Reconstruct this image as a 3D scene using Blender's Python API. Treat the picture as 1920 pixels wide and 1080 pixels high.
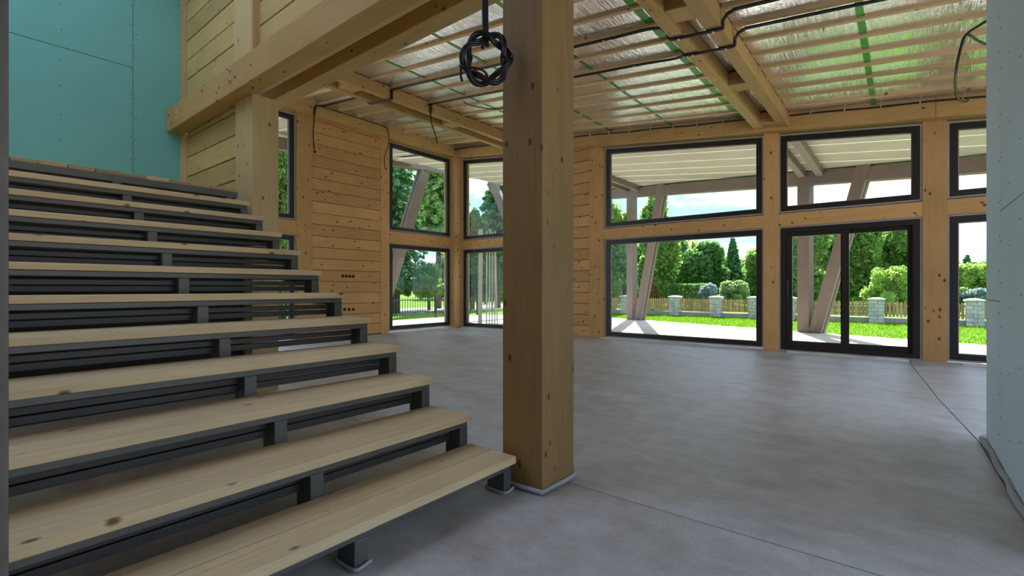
import bpy, math, random
from mathutils import Vector, Matrix
R = math.radians
for o in list(bpy.data.objects):
    bpy.data.objects.remove(o, do_unlink=True)
scene = bpy.context.scene
COL = scene.collection

# ------------------------------------------------------------------ camera
YAW = 38.88
cam_d = bpy.data.cameras.new('camera')
cam_d.sensor_width = 36.0
cam_d.lens = 36.0 * 904.5 / 1920.0
cam_d.clip_start = 0.02
cam_d.clip_end = 800
cam = bpy.data.objects.new('camera', cam_d)
cam.location = (0, 0, 1.0)
cam.rotation_euler = (R(90), 0, R(YAW))
COL.objects.link(cam)
scene.camera = cam

# ------------------------------------------------------------------ world, sun, exposure
SKY_STRENGTH = 0.64
SUN_STRENGTH = 4.6
SUN_EL, SUN_DIR = 37.0, (-0.345, 0.94)      # towards the sun, horizontally
EXPOSURE = 2.0

world = bpy.data.worlds.new('sky')
scene.world = world
world.use_nodes = True
wn = world.node_tree
wn.nodes.clear()
def N(t, kind, **kw):
    n = t.nodes.new(kind)
    for k, v in kw.items():
        setattr(n, k, v)
    return n
w_out = N(wn, 'ShaderNodeOutputWorld')
w_bg = N(wn, 'ShaderNodeBackground')
w_tc = N(wn, 'ShaderNodeTexCoord')
w_sep = N(wn, 'ShaderNodeSeparateXYZ')
wn.links.new(w_tc.outputs['Generated'], w_sep.inputs[0])
w_ramp = N(wn, 'ShaderNodeValToRGB')
w_ramp.color_ramp.elements[0].position = 0.0
w_ramp.color_ramp.elements[0].color = (0.34, 0.56, 0.88, 1)
w_ramp.color_ramp.elements[1].position = 0.6
w_ramp.color_ramp.elements[1].color = (0.15, 0.34, 0.74, 1)
wn.links.new(w_sep.outputs[2], w_ramp.inputs[0])
w_map = N(wn, 'ShaderNodeMapping')
w_map.inputs['Scale'].default_value = (1.0, 1.0, 3.2)
wn.links.new(w_tc.outputs['Generated'], w_map.inputs[0])
w_noise = N(wn, 'ShaderNodeTexNoise')
w_noise.inputs['Scale'].default_value = 3.1
w_noise.inputs['Detail'].default_value = 7
w_noise.inputs['Roughness'].default_value = 0.6
wn.links.new(w_map.outputs[0], w_noise.inputs['Vector'])
w_cr = N(wn, 'ShaderNodeValToRGB')
w_cr.color_ramp.elements[0].position = 0.44
w_cr.color_ramp.elements[1].position = 0.58
wn.links.new(w_noise.outputs[0], w_cr.inputs[0])
w_mix = N(wn, 'ShaderNodeMix', data_type='RGBA')
wn.links.new(w_cr.outputs[0], w_mix.inputs['Factor'])
wn.links.new(w_ramp.outputs[0], w_mix.inputs[6])
w_mix.inputs[7].default_value = (0.98, 0.99, 1.0, 1)
wn.links.new(w_mix.outputs[2], w_bg.inputs[0])
w_bg.inputs[1].default_value = SKY_STRENGTH
wn.links.new(w_bg.outputs[0], w_out.inputs[0])

sun_d = bpy.data.lights.new('sun', 'SUN')
sun_d.energy = SUN_STRENGTH
sun_d.angle = R(0.6)
sun_d.color = (1.0, 0.95, 0.86)
sun = bpy.data.objects.new('sun', sun_d)
COL.objects.link(sun)
sv = Vector((SUN_DIR[0] * math.cos(R(SUN_EL)), SUN_DIR[1] * math.cos(R(SUN_EL)), math.sin(R(SUN_EL))))
sun.rotation_euler = sv.to_track_quat('Z', 'Y').to_euler()
sun.location = (-6, 20, 14)

scene.view_settings.view_transform = 'Standard'
scene.view_settings.look = 'None'
scene.view_settings.exposure = EXPOSURE
scene.view_settings.gamma = 1.0
scene.view_settings.use_curve_mapping = False
try:
    scene.cycles.max_bounces = 9
except Exception:
    pass

# ------------------------------------------------------------------ materials
def new_mat(name):
    m = bpy.data.materials.new(name)
    m.use_nodes = True
    t = m.node_tree
    t.nodes.clear()
    out = N(t, 'ShaderNodeOutputMaterial')
    b = N(t, 'ShaderNodeBsdfPrincipled')
    t.links.new(b.outputs[0], out.inputs[0])
    return m, t, b, out

def ramp(t, src, stops):
    r = N(t, 'ShaderNodeValToRGB')
    e = r.color_ramp.elements
    while len(e) < len(stops):
        e.new(0.5)
    for i, (p, c) in enumerate(stops):
        e[i].position = p
        e[i].color = c if len(c) == 4 else (*c, 1)
    t.links.new(src, r.inputs[0])
    return r.outputs[0]

def mapped(t, scale, rnd=True, coord='Object'):
    tc = N(t, 'ShaderNodeTexCoord')
    src = tc.outputs[coord]
    if rnd:
        oi = N(t, 'ShaderNodeObjectInfo')
        mul = N(t, 'ShaderNodeVectorMath', operation='SCALE')
        mul.inputs[0].default_value = (31.0, 17.0, 23.0)
        t.links.new(oi.outputs['Random'], mul.inputs['Scale'])
        add = N(t, 'ShaderNodeVectorMath', operation='ADD')
        t.links.new(src, add.inputs[0])
        t.links.new(mul.outputs[0], add.inputs[1])
        src = add.outputs[0]
    mp = N(t, 'ShaderNodeMapping')
    mp.inputs['Scale'].default_value = scale
    t.links.new(src, mp.inputs[0])
    return mp.outputs[0]

def noise(t, vec, scale, detail=4, rough=0.55, dist=0.0):
    n = N(t, 'ShaderNodeTexNoise')
    n.inputs['Scale'].default_value = scale
    n.inputs['Detail'].default_value = detail
    n.inputs['Roughness'].default_value = rough
    n.inputs['Distortion'].default_value = dist
    t.links.new(vec, n.inputs['Vector'])
    return n.outputs[0]

def mixc(t, fac, a, b, mode='MIX'):
    m = N(t, 'ShaderNodeMix', data_type='RGBA', blend_type=mode)
    if isinstance(fac, (int, float)):
        m.inputs['Factor'].default_value = fac
    else:
        t.links.new(fac, m.inputs['Factor'])
    for v, i in ((a, 6), (b, 7)):
        if isinstance(v, tuple):
            m.inputs[i].default_value = v if len(v) == 4 else (*v, 1)
        else:
            t.links.new(v, m.inputs[i])
    return m.outputs[2]

def bump(t, b, h, strength, dist=0.01):
    bp = N(t, 'ShaderNodeBump')
    bp.inputs['Strength'].default_value = strength
    bp.inputs['Distance'].default_value = dist
    t.links.new(h, bp.inputs['Height'])
    t.links.new(bp.outputs[0], b.inputs['Normal'])

def wood(name, axis, light, dark, knot=0.12, kcol=(0.09, 0.04, 0.015), rough=0.6, vary=0.16, lam=0.0):
    m, t, b, _ = new_mat(name)
    al, ac = 0.7, 9.0
    sc = [ac, ac, ac]; sc['XYZ'.index(axis)] = al
    g = noise(t, mapped(t, tuple(sc)), 2.2, 6, 0.62, 0.9)
    col = ramp(t, g, [(0.25, dark), (0.55, light), (0.8, tuple(0.5 * (a + d) for a, d in zip(light, dark)))])
    sc2 = [40.0] * 3; sc2['XYZ'.index(axis)] = 1.6
    f = noise(t, mapped(t, tuple(sc2)), 2.0, 2, 0.5)
    col = mixc(t, 0.30, col, ramp(t, f, [(0.3, tuple(0.62 * c for c in dark)), (0.7, light)]))
    # slow blotches of colour from stave to stave
    big = noise(t, mapped(t, (1.1, 1.1, 1.1)), 1.3, 2)
    col = mixc(t, 0.35, col, ramp(t, big, [(0.3, tuple(0.72 * c for c in light)), (0.7, tuple(min(1, 1.12 * c) for c in light))]))
    # per-piece tone
    oi = N(t, 'ShaderNodeObjectInfo')
    mr = N(t, 'ShaderNodeMapRange')
    mr.inputs['To Min'].default_value = 1.0 - vary
    mr.inputs['To Max'].default_value = 1.0 + vary * 0.6
    t.links.new(oi.outputs['Random'], mr.inputs[0])
    hs = N(t, 'ShaderNodeHueSaturation')
    t.links.new(mr.outputs[0], hs.inputs['Value'])
    t.links.new(col, hs.inputs['Color'])
    col = hs.outputs[0]
    if knot > 0:
        sk = [8.5] * 3; sk['XYZ'.index(axis)] = 5.0
        v = N(t, 'ShaderNodeTexVoronoi')
        v.inputs['Scale'].default_value = 1.0
        t.links.new(mapped(t, tuple(sk)), v.inputs['Vector'])
        kf = ramp(t, v.outputs['Distance'], [(knot * 0.45, (1, 1, 1)), (knot, (0, 0, 0))])
        col = mixc(t, kf, col, kcol)
    t.links.new(col, b.inputs['Base Color'])
    b.inputs['Roughness'].default_value = rough
    b.inputs['Specular IOR Level'].default_value = 0.3
    bump(t, b, f, 0.25, 0.002)
    return m

PINE_L, PINE_D = (0.62, 0.39, 0.14), (0.46, 0.255, 0.075)
WALL_L, WALL_D = (0.74, 0.43, 0.165), (0.57, 0.30, 0.095)
TREAD_L, TREAD_D = (0.78, 0.61, 0.36), (0.60, 0.43, 0.20)
M = {}
for ax in 'XYZ':
    M['beam' + ax] = wood('glulam_' + ax, ax, PINE_L, PINE_D, 0.15)
    M['wall' + ax] = wood('pine_board_' + ax, ax, WALL_L, WALL_D, 0.17)
    M['col' + ax] = wood('column_glulam_' + ax, ax, (0.30, 0.185, 0.07), (0.20, 0.115, 0.036), 0.12)
M['tread'] = wood('tread_pine', 'Y', TREAD_L, TREAD_D, 0.13, (0.2, 0.1, 0.04), 0.6, 0.10)
M['land'] = wood('landing_pine', 'X', (0.60, 0.43, 0.22), (0.42, 0.27, 0.12), 0.1, rough=0.65, vary=0.4)
M['stairwall'] = wood('stair_board', 'X', (0.68, 0.50, 0.20), (0.50, 0.34, 0.11), 0.13, (0.2, 0.11, 0.04))
M['stairpost'] = wood('stair_post', 'Z', (0.68, 0.50, 0.24), (0.52, 0.36, 0.15), 0.13, (0.2, 0.1, 0.04))
M['batten'] = wood('batten_pine', 'X', (0.80, 0.56, 0.28), (0.62, 0.40, 0.17), 0.13)
M['outX'] = wood('weathered_timber_X', 'X', (0.20, 0.155, 0.135), (0.14, 0.105, 0.09), 0.0)
M['outY'] = wood('weathered_timber_Y', 'Y', (0.20, 0.155, 0.135), (0.14, 0.105, 0.09), 0.0)
M['outZ'] = wood('weathered_timber_Z', 'Z', (0.20, 0.155, 0.135), (0.14, 0.105, 0.09), 0.0)
M['picket'] = wood('picket_timber', 'Z', (0.55, 0.37, 0.17), (0.34, 0.21, 0.09), 0.0, vary=0.35)
M['soffit'] = wood('soffit_board', 'X', (0.39, 0.335, 0.29), (0.35, 0.30, 0.255), 0.0, vary=0.04)
M['deck'] = wood('terrace_board', 'X', (0.80, 0.77, 0.74), (0.70, 0.67, 0.64), 0.0, rough=0.7, vary=0.06)

def plain(name, col, rough=0.5, metal=0.0, spec=0.5, var=0.12, sc=3.0, bmp=0.0):
    m, t, b, _ = new_mat(name)
    n = noise(t, mapped(t, (1, 1, 1)), sc, 5)
    c = ramp(t, n, [(0.3, tuple(x * (1 - var) for x in col)), (0.7, tuple(min(1, x * (1 + var)) for x in col))])
    t.links.new(c, b.inputs['Base Color'])
    b.inputs['Roughness'].default_value = rough
    b.inputs['Metallic'].default_value = metal
    b.inputs['Specular IOR Level'].default_value = spec
    if bmp:
        bump(t, b, n, bmp, 0.005)
    return m

M['steel'] = plain('painted_steel', (0.095, 0.097, 0.088), 0.42, 0.0, 0.5, 0.15)
M['steel_dark'] = plain('dark_steel', (0.035, 0.034, 0.03), 0.5)
M['frame'] = plain('window_frame', (0.020, 0.016, 0.014), 0.4)
M['putty'] = plain('sealant_grey', (0.38, 0.36, 0.33), 0.7)
M['gyps'] = plain('green_plasterboard', (0.19, 0.50, 0.43), 0.7, 0, 0.3, 0.05, 1.2)
M['gyps_r'] = plain('blue_green_plasterboard', (0.66, 0.82, 0.93), 0.7, 0, 0.3, 0.05, 1.2)
M['core'] = plain('plasterboard_edge', (0.42, 0.42, 0.36), 0.8)
M['screw'] = plain('screw_head', (0.05, 0.06, 0.06), 0.5)
M['cable'] = plain('black_cable', (0.012, 0.012, 0.012), 0.38)
M['clip'] = plain('cable_clip', (0.55, 0.55, 0.55), 0.4, 0.3)
M['bolt'] = plain('zinc_bolt', (0.62, 0.62, 0.60), 0.35, 0.9)
M['tape'] = plain('green_tape', (0.03, 0.33, 0.02), 0.35, 0, 0.5, 0.2, 9)
M['foam'] = plain('foam_strip', (0.40, 0.42, 0.43), 0.65)
M['wrap'] = plain('protective_wrap', (0.74, 0.72, 0.66), 0.6, 0, 0.4, 0.15, 4)
M['hole'] = plain('socket_hole', (0.02, 0.012, 0.01), 0.9)
M['stone'] = plain('pale_stone_block', (0.48, 0.48, 0.46), 0.85, 0, 0.3, 0.3, 7, 0.5)
M['stonecap'] = plain('stone_cap', (0.56, 0.56, 0.54), 0.8, 0, 0.3, 0.15, 6, 0.3)
M['mortar'] = plain('mortar', (0.30, 0.30, 0.29), 0.9)
M['iron'] = plain('black_iron', (0.03, 0.035, 0.045), 0.5)
M['bark'] = plain('bark', (0.13, 0.095, 0.065), 0.9, 0, 0.2, 0.4, 8, 0.6)
M['post_near'] = plain('brown_steel_post', (0.13, 0.11, 0.09), 0.6, 0, 0.4, 0.25, 9)
M['ceil'] = plain('plasterboard_ceiling', (0.6, 0.62, 0.58), 0.8)
M['path'] = plain('path_gravel', (0.34, 0.33, 0.33), 0.9)
M['whitewood'] = plain('white_board_lit_edge', (0.82, 0.82, 0.80), 0.6)  # standing boards, and the brightness painted on soffit step edges
M['pink'] = plain('pink_mark', (0.75, 0.40, 0.40), 0.8)
M['bounce_paving'] = plain('pale_bounce_paving', (0.58, 0.57, 0.55), 0.8)  # pale so that unseen ground reflects daylight into the room
M['darkwall'] = plain('dark_brown_wall', (0.11, 0.075, 0.045), 0.8)  # kept dark to cut bounced light in the unseen hall
M['shade_sheet'] = plain('painted_shade', (0.02, 0.02, 0.018), 0.8)  # near-black colour for the shade below the landing
M['galv'] = plain('grey_roof', (0.3, 0.3, 0.31), 0.6)

# concrete floor
def concrete():
    m, t, b, _ = new_mat('concrete_screed')
    v = mapped(t, (1, 1, 1), False)
    v2 = mapped(t, (0.55, 1.5, 1), False)
    n1 = noise(t, v2, 1.1, 8, 0.66, 0.8)
    n2 = noise(t, v, 6.0, 6, 0.65, 0.3)
    n3 = noise(t, v, 90.0, 3, 0.6)
    c = ramp(t, n1, [(0.32, (0.42, 0.39, 0.355)), (0.5, (0.62, 0.60, 0.585)), (0.68, (0.80, 0.80, 0.82))])
    c = mixc(t, 0.36, c, ramp(t, n2, [(0.36, (0.32, 0.295, 0.26)), (0.66, (0.72, 0.71, 0.71))]))
    c = mixc(t, 0.18, c, ramp(t, n3, [(0.35, (0.16, 0.15, 0.13)), (0.65, (0.5, 0.49, 0.47))]))
    t.links.new(c, b.inputs['Base Color'])
    rr = N(t, 'ShaderNodeMapRange')
    rr.inputs['To Min'].default_value = 0.32
    rr.inputs['To Max'].default_value = 0.62
    t.links.new(n1, rr.inputs[0])
    t.links.new(rr.outputs[0], b.inputs['Roughness'])
    b.inputs['Specular IOR Level'].default_value = 0.5
    bump(t, b, n3, 0.15, 0.002)
    return m
M['floor'] = concrete()
M['gap'] = plain('joint_dark', (0.02, 0.018, 0.015), 0.9)

def foil():
    m, t, b, _ = new_mat('reflective_foil')
    v = mapped(t, (26.0, 2.6, 1.0), False)
    n1 = noise(t, v, 1.0, 4, 0.6, 1.6)
    v2 = mapped(t, (5.0, 3.0, 1.0), False)
    n2 = noise(t, v2, 1.3, 4, 0.6, 1.8)
    mx = N(t, 'ShaderNodeMath', operation='ADD')
    t.links.new(n1, mx.inputs[0])
    t.links.new(n2, mx.inputs[1])
    b.inputs['Base Color'].default_value = (0.90, 0.90, 0.95, 1)
    b.inputs['Metallic'].default_value = 0.88
    b.inputs['Roughness'].default_value = 0.19
    bump(t, b, mx.outputs[0], 0.30, 0.02)
    return m
M['foil'] = foil()

def glass():
    m, t, b, out = new_mat('clear_glass')
    t.nodes.remove(b)
    tr = N(t, 'ShaderNodeBsdfTransparent')
    tr.inputs[0].default_value = (0.95, 0.97, 0.96, 1)
    gl = N(t, 'ShaderNodeBsdfGlossy')
    gl.inputs['Roughness'].default_value = 0.01
    fr = N(t, 'ShaderNodeFresnel')
    fr.inputs[0].default_value = 1.22
    mx = N(t, 'ShaderNodeMixShader')
    t.links.new(fr.outputs[0], mx.inputs[0])
    t.links.new(tr.outputs[0], mx.inputs[1])
    t.links.new(gl.outputs[0], mx.inputs[2])
    t.links.new(mx.outputs[0], out.inputs[0])
    return m
M['glass'] = glass()

def leaf(name, c1, c2, trans=0.62):
    m, t, b, out = new_mat(name)
    t.nodes.remove(b)
    ge = N(t, 'ShaderNodeNewGeometry')
    c = ramp(t, ge.outputs['Random Per Island'], [(0.0, c1), (1.0, c2)])
    d = N(t, 'ShaderNodeBsdfDiffuse')
    tr = N(t, 'ShaderNodeBsdfTranslucent')
    t.links.new(c, d.inputs[0])
    t.links.new(c, tr.inputs[0])
    mx = N(t, 'ShaderNodeMixShader')
    mx.inputs[0].default_value = trans
    t.links.new(d.outputs[0], mx.inputs[1])
    t.links.new(tr.outputs[0], mx.inputs[2])
    t.links.new(mx.outputs[0], out.inputs[0])
    return m
M['leaf_mid'] = leaf('leaf_mid', (0.11, 0.25, 0.05), (0.37, 0.53, 0.15))
M['leaf_dark'] = leaf('leaf_dark', (0.07, 0.18, 0.05), (0.22, 0.38, 0.12))
M['leaf_pale'] = leaf('leaf_pale', (0.22, 0.34, 0.11), (0.48, 0.58, 0.26))
M['leaf_lime'] = leaf('leaf_lime', (0.22, 0.42, 0.06), (0.55, 0.68, 0.20), 0.55)
M['leaf_red'] = leaf('leaf_red', (0.28, 0.09, 0.05), (0.24, 0.25, 0.08))
M['leaf_blue'] = leaf('leaf_blue', (0.22, 0.32, 0.31), (0.42, 0.52, 0.48))
M['needle'] = leaf('needle', (0.046, 0.155, 0.062), (0.186, 0.388, 0.139), 0.3)
M['needle_l'] = leaf('needle_light', (0.155, 0.341, 0.093), (0.403, 0.620, 0.186), 0.4)
M['blade'] = leaf('grass_blade', (0.10, 0.25, 0.008), (0.19, 0.35, 0.012), 0.5)

def lawn():
    m, t, b, _ = new_mat('lawn')
    v = mapped(t, (1, 1, 1), False)
    n = noise(t, v, 0.5, 6, 0.6)
    n2 = noise(t, v, 60, 3, 0.6)
    c = ramp(t, n, [(0.3, (0.085, 0.22, 0.008)), (0.7, (0.13, 0.29, 0.010))])
    c = mixc(t, 0.35, c, ramp(t, n2, [(0.3, (0.04, 0.14, 0.006)), (0.7, (0.17, 0.33, 0.014))]))
    t.links.new(c, b.inputs['Base Color'])
    b.inputs['Roughness'].default_value = 0.9
    b.inputs['Specular IOR Level'].default_value = 0.1
    bump(t, b, n2, 0.6, 0.02)
    return m
M['lawn'] = lawn()

# ------------------------------------------------------------------ object helpers
WL = {}
def put(o, parent, wloc):
    wloc = Vector(wloc)
    if parent is not None:
        o.parent = parent
        o.location = wloc - WL[parent.name]
    else:
        o.location = wloc
    WL[o.name] = wloc
    COL.objects.link(o)
    return o

def tag(o, label=None, cat=None, group=None, kind=None):
    if label: o['label'] = label
    if cat: o['category'] = cat
    if group: o['group'] = group
    if kind: o['kind'] = kind
    return o

def empty(name, loc, label=None, cat=None, group=None, kind=None, parent=None):
    o = bpy.data.objects.new(name, None)
    o.empty_display_size = 0.1
    put(o, parent, loc)
    return tag(o, label, cat, group, kind)

def mesh(name, verts, faces, mat, parent=None, bevel=0.0, smooth=False, origin=None):
    vs = [Vector(v) for v in verts]
    if origin is None:
        lo = Vector((min(v.x for v in vs), min(v.y for v in vs), min(v.z for v in vs)))
        hi = Vector((max(v.x for v in vs), max(v.y for v in vs), max(v.z for v in vs)))
        origin = (lo + hi) / 2
        origin.z = lo.z
    origin = Vector(origin)
    me = bpy.data.meshes.new(name)
    me.from_pydata([v - origin for v in vs], [], faces)
    me.update()
    if smooth:
        for p in me.polygons:
            p.use_smooth = True
    me.materials.append(M[mat] if isinstance(mat, str) else mat)
    o = bpy.data.objects.new(name, me)
    put(o, parent, origin)
    if bevel:
        b = o.modifiers.new('edge', 'BEVEL')
        b.width = bevel
        b.segments = 2
        b.limit_method = 'ANGLE'
    return o

BF = [(0, 3, 2, 1), (4, 5, 6, 7), (0, 1, 5, 4), (1, 2, 6, 5), (2, 3, 7, 6), (3, 0, 4, 7)]
def bv(x0, x1, y0, y1, z0, z1):
    return [(x0, y0, z0), (x1, y0, z0), (x1, y1, z0), (x0, y1, z0), (x0, y0, z1), (x1, y0, z1), (x1, y1, z1), (x0, y1, z1)]
def box(name, x0, x1, y0, y1, z0, z1, mat, parent=None, bevel=0.0):
    return mesh(name, bv(x0, x1, y0, y1, z0, z1), BF, mat, parent, bevel)
def hexa(name, pts, mat, parent=None, bevel=0.0):
    return mesh(name, pts, BF, mat, parent, bevel)
def merged(name, blocks, mat, parent=None, bevel=0.0):
    vs, fs = [], []
    for b in blocks:
        k = len(vs)
        vs += list(b)
        fs += [tuple(i + k for i in f) for f in BF]
    return mesh(name, vs, fs, mat, parent, bevel)
def slope_beam(name, x0, x1, y0, y1, zb, zt, mat, parent=None, bevel=0.0):
    """box whose bottom/top follow the roof slope: z = zb - K*x"""
    return hexa(name, [(x0, y0, zb - K * x0), (x1, y0, zb - K * x1), (x1, y1, zb - K * x1), (x0, y1, zb - K * x0),
                       (x0, y0, zt - K * x0), (x1, y0, zt - K * x1), (x1, y1, zt - K * x1), (x0, y1, zt - K * x0)], mat, parent, bevel)
def bar(p0, p1, w, h, side):
    """8 corners of an oriented bar p0->p1; side = horizontal vector of its width, h along the other normal"""
    p0, p1 = Vector(p0), Vector(p1)
    d = (p1 - p0).normalized()
    s = Vector(side)
    s = (s - d * s.dot(d)).normalized()
    n = d.cross(s).normalized()
    out = []
    for p in (p0, p1):
        out += [p - s * w / 2 - n * h / 2, p + s * w / 2 - n * h / 2, p + s * w / 2 + n * h / 2, p - s * w / 2 + n * h / 2]
    return out
def tube_geo(pts, r, seg=8):
    pts = [Vector(p) for p in pts]
    vs, fs = [], []
    up = Vector((0.123, 0.31, 0.94)).normalized()
    prev = None
    for i, p in enumerate(pts):
        d = (pts[min(i + 1, len(pts) - 1)] - pts[max(i - 1, 0)])
        d = d.normalized() if d.length > 1e-9 else Vector((0, 0, 1))
        if prev is None:
            a = d.orthogonal().normalized()
        else:
            a = (prev - d * prev.dot(d))
            a = a.normalized() if a.length > 1e-6 else d.orthogonal().normalized()
        prev = a
        b = d.cross(a)
        rr = r[i] if isinstance(r, (list, tuple)) else r
        for k in range(seg):
            an = 2 * math.pi * k / seg
            vs.append(p + a * math.cos(an) * rr + b * math.sin(an) * rr)
    for i in range(len(pts) - 1):
        for k in range(seg):
            k2 = (k + 1) % seg
            fs.append((i * seg + k, i * seg + k2, (i + 1) * seg + k2, (i + 1) * seg + k))
    fs.append(tuple(range(seg - 1, -1, -1)))
    fs.append(tuple((len(pts) - 1) * seg + k for k in range(seg)))
    return vs, fs
def smooth_path(pts, n=6):
    pts = [Vector(p) for p in pts]
    out = []
    for i in range(len(pts) - 1):
        p0 = pts[max(i - 1, 0)]; p1 = pts[i]; p2 = pts[i + 1]; p3 = pts[min(i + 2, len(pts) - 1)]
        for k in range(n):
            t = k / n
            out.append(0.5 * ((2 * p1) + (p2 - p0) * t + (2 * p0 - 5 * p1 + 4 * p2 - p3) * t * t + (-p0 + 3 * p1 - 3 * p2 + p3) * t ** 3))
    out.append(pts[-1])
    return out
def tube(name, pts, r, mat, parent=None, seg=8, n=6):
    vs, fs = tube_geo(smooth_path(pts, n) if n else pts, r, seg)
    return mesh(name, vs, fs, mat, parent, 0, True)
def tubes(name, paths, r, mat, parent=None, seg=8, n=6):
    V, F = [], []
    for p in paths:
        vs, fs = tube_geo(smooth_path(p, n) if n else p, r, seg)
        k = len(V)
        V += vs
        F += [tuple(i + k for i in f) for f in fs]
    return mesh(name, V, F, mat, parent, 0, True)
def disc_geo(c, nrm, r, th, seg=10):
    c, nrm = Vector(c), Vector(nrm).normalized()
    return tube_geo([c, c + nrm * th], r, seg)
def clone(o, parent, wloc):
    c = o.copy()
    return put(c, parent, wloc)

K = 0.1117          # fall of the roof towards +x
rng = random.Random(11)
YW, XB = 8.68, -8.80

# ================================================================== SETTING
# ---- floor: screed slabs with open joints
fl = empty('floor', (-2, 3, 0), kind='structure')
box('joint_base', -9.4, 3.4, -4.0, 8.95, -0.2, -0.025, 'gap', fl)
G = 0.004
YS = 2.11
def prism(name, poly, z0, z1, mat, parent=None, bevel=0.0):
    n = len(poly)
    vs = [(x, y, z0) for x, y in poly] + [(x, y, z1) for x, y in poly]
    fs = [tuple(range(n - 1, -1, -1)), tuple(range(n, 2 * n))]
    for i in range(n):
        j = (i + 1) % n
        fs.append((i, j, n + j, n + i))
    return mesh(name, vs, fs, mat, parent, bevel)
seam = [(0.40, 4.30), (0.335, 5.0), (0.262, 5.8), (0.225, 6.4), (0.200, 6.75), (0.150, 7.5), (0.103, 8.32), (0.09, 8.95)]
prism('slab', [(-9.4, -4.0), (3.4, -4.0), (3.4, YS - G), (-9.4, YS - G)], -0.03, 0, 'floor', fl)
prism('slab', [(-9.4, YS + G), (0.43 - G, YS + G)] + [(x - G, y) for x, y in seam] + [(-9.4, 8.95)], -0.03, 0, 'floor', fl)
prism('slab', [(0.43 + G, YS + G), (3.4, YS + G), (3.4, 8.95)] + [(x + G, y) for x, y in reversed(seam)], -0.03, 0, 'floor', fl)

# ---- windows -------------------------------------------------------
win_no = [0]
def window(axis, a0, a1, z0, ztop, kind='window', fw=0.085, reveal=True):
    """axis 'x': in the back wall, 'y': in the left wall. ztop: function of a"""
    win_no[0] += 1
    nm = 'window_%d' % win_no[0] if kind == 'window' else 'door_1'
    if axis == 'x':
        P = lambda a, d, z: (a, YW + 0.02 + d, z)
    else:
        P = lambda a, d, z: (XB - 0.02 - d, a, z)
    root = empty(nm, P((a0 + a1) / 2, 0, z0), kind='structure')
    def quad(b0, b1, c0, c1, top=None, d0=0.0, d1=0.08):
        # member from a=b0..b1; z from c0(a)..c1(a)
        f0 = c0 if callable(c0) else (lambda a: c0)
        f1 = c1 if callable(c1) else (lambda a: c1)
        return [P(b0, d0, f0(b0)), P(b1, d0, f0(b1)), P(b1, d1, f0(b1)), P(b0, d1, f0(b0)),
                P(b0, d0, f1(b0)), P(b1, d0, f1(b1)), P(b1, d1, f1(b1)), P(b0, d1, f1(b0))]
    tf = ztop if callable(ztop) else (lambda a: ztop)
    def ring(name, b0, b1, c0, cf, w, d0, d1, mat):
        return merged(name, [quad(b0, b0 + w, c0, cf, None, d0, d1), quad(b1 - w, b1, c0, cf, None, d0, d1),
                             quad(b0 + w, b1 - w, c0, lambda a: c0 + w, None, d0, d1),
                             quad(b0 + w, b1 - w, lambda a: cf(a) - w, cf, None, d0, d1)], mat, root)
    if reveal:
        g = 0.022
        ring('sealant', a0 - g, a1 + g, z0 - 0.012, lambda a: tf(a) + g, g, -0.004, 0.10, 'putty')
    if kind == 'window':
        ring('frame', a0, a1, z0, tf, fw, 0.0, 0.09, 'frame')
        hexa('pane', quad(a0 + fw, a1 - fw, z0 + fw, lambda a: tf(a) - fw, None, 0.035, 0.04), 'glass', root)
        # pale glazing spacer that shows round the glass
        ring('spacer', a0 + fw, a1 - fw, z0 + fw, lambda a: tf(a) - fw, 0.012, 0.032, 0.044, 'putty')
    else:
        ring('frame', a0, a1, z0, tf, 0.075, 0.0, 0.16, 'frame')
        mid = -0.655
        for (s0, s1, d0, wl, wr) in ((a0 + 0.06, mid + 0.055, 0.025, 0.10, 0.085), (mid - 0.055, a1 - 0.06, 0.09, 0.085, 0.075)):
            c0 = z0 + 0.04; cf = lambda a: tf(a) - 0.05
            sash = merged('sash', [quad(s0, s0 + wl, c0, cf, None, d0, d0 + 0.06), quad(s1 - wr, s1, c0, cf, None, d0, d0 + 0.06),
                                   quad(s0 + wl, s1 - wr, c0, lambda a: c0 + 0.115, None, d0, d0 + 0.06),
                                   quad(s0 + wl, s1 - wr, lambda a: cf(a) - 0.09, cf, None, d0, d0 + 0.06)], 'frame', root)
            hexa('pane', quad(s0 + wl, s1 - wr, c0 + 0.115, lambda a: cf(a) - 0.09, None, d0 + 0.03, d0 + 0.035), 'glass', sash)
        hd = tube('handle', [(a0 + 0.11, YW - 0.02, 0.86), (a0 + 0.11, YW - 0.035, 0.90), (a0 + 0.11, YW - 0.035, 1.08), (a0 + 0.11, YW - 0.02, 1.12)], 0.009, 'steel_dark', root)
    return root

wtop = lambda x: 3.26 - K * x
Z_LO, Z_LT, Z_UB = 0.035, 1.955, 2.21
XWIN = [(-8.585, -6.20), (-4.60, -1.765), (-1.50, 0.205), (0.505, 2.55)]
for i, (a, b) in enumerate(XWIN):
    if i == 2:
        window('x', a, b, 0.012, Z_LT, 'door')
    else:
        window('x', a, b, Z_LO, Z_LT)
    window('x', a, b, Z_UB, wtop)
for (a, b) in ((2.75, 4.46), (6.615, 8.45)):
    window('y', a, b, 0.06, 1.98)
    window('y', a, b, 2.285, 4.225)

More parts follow.
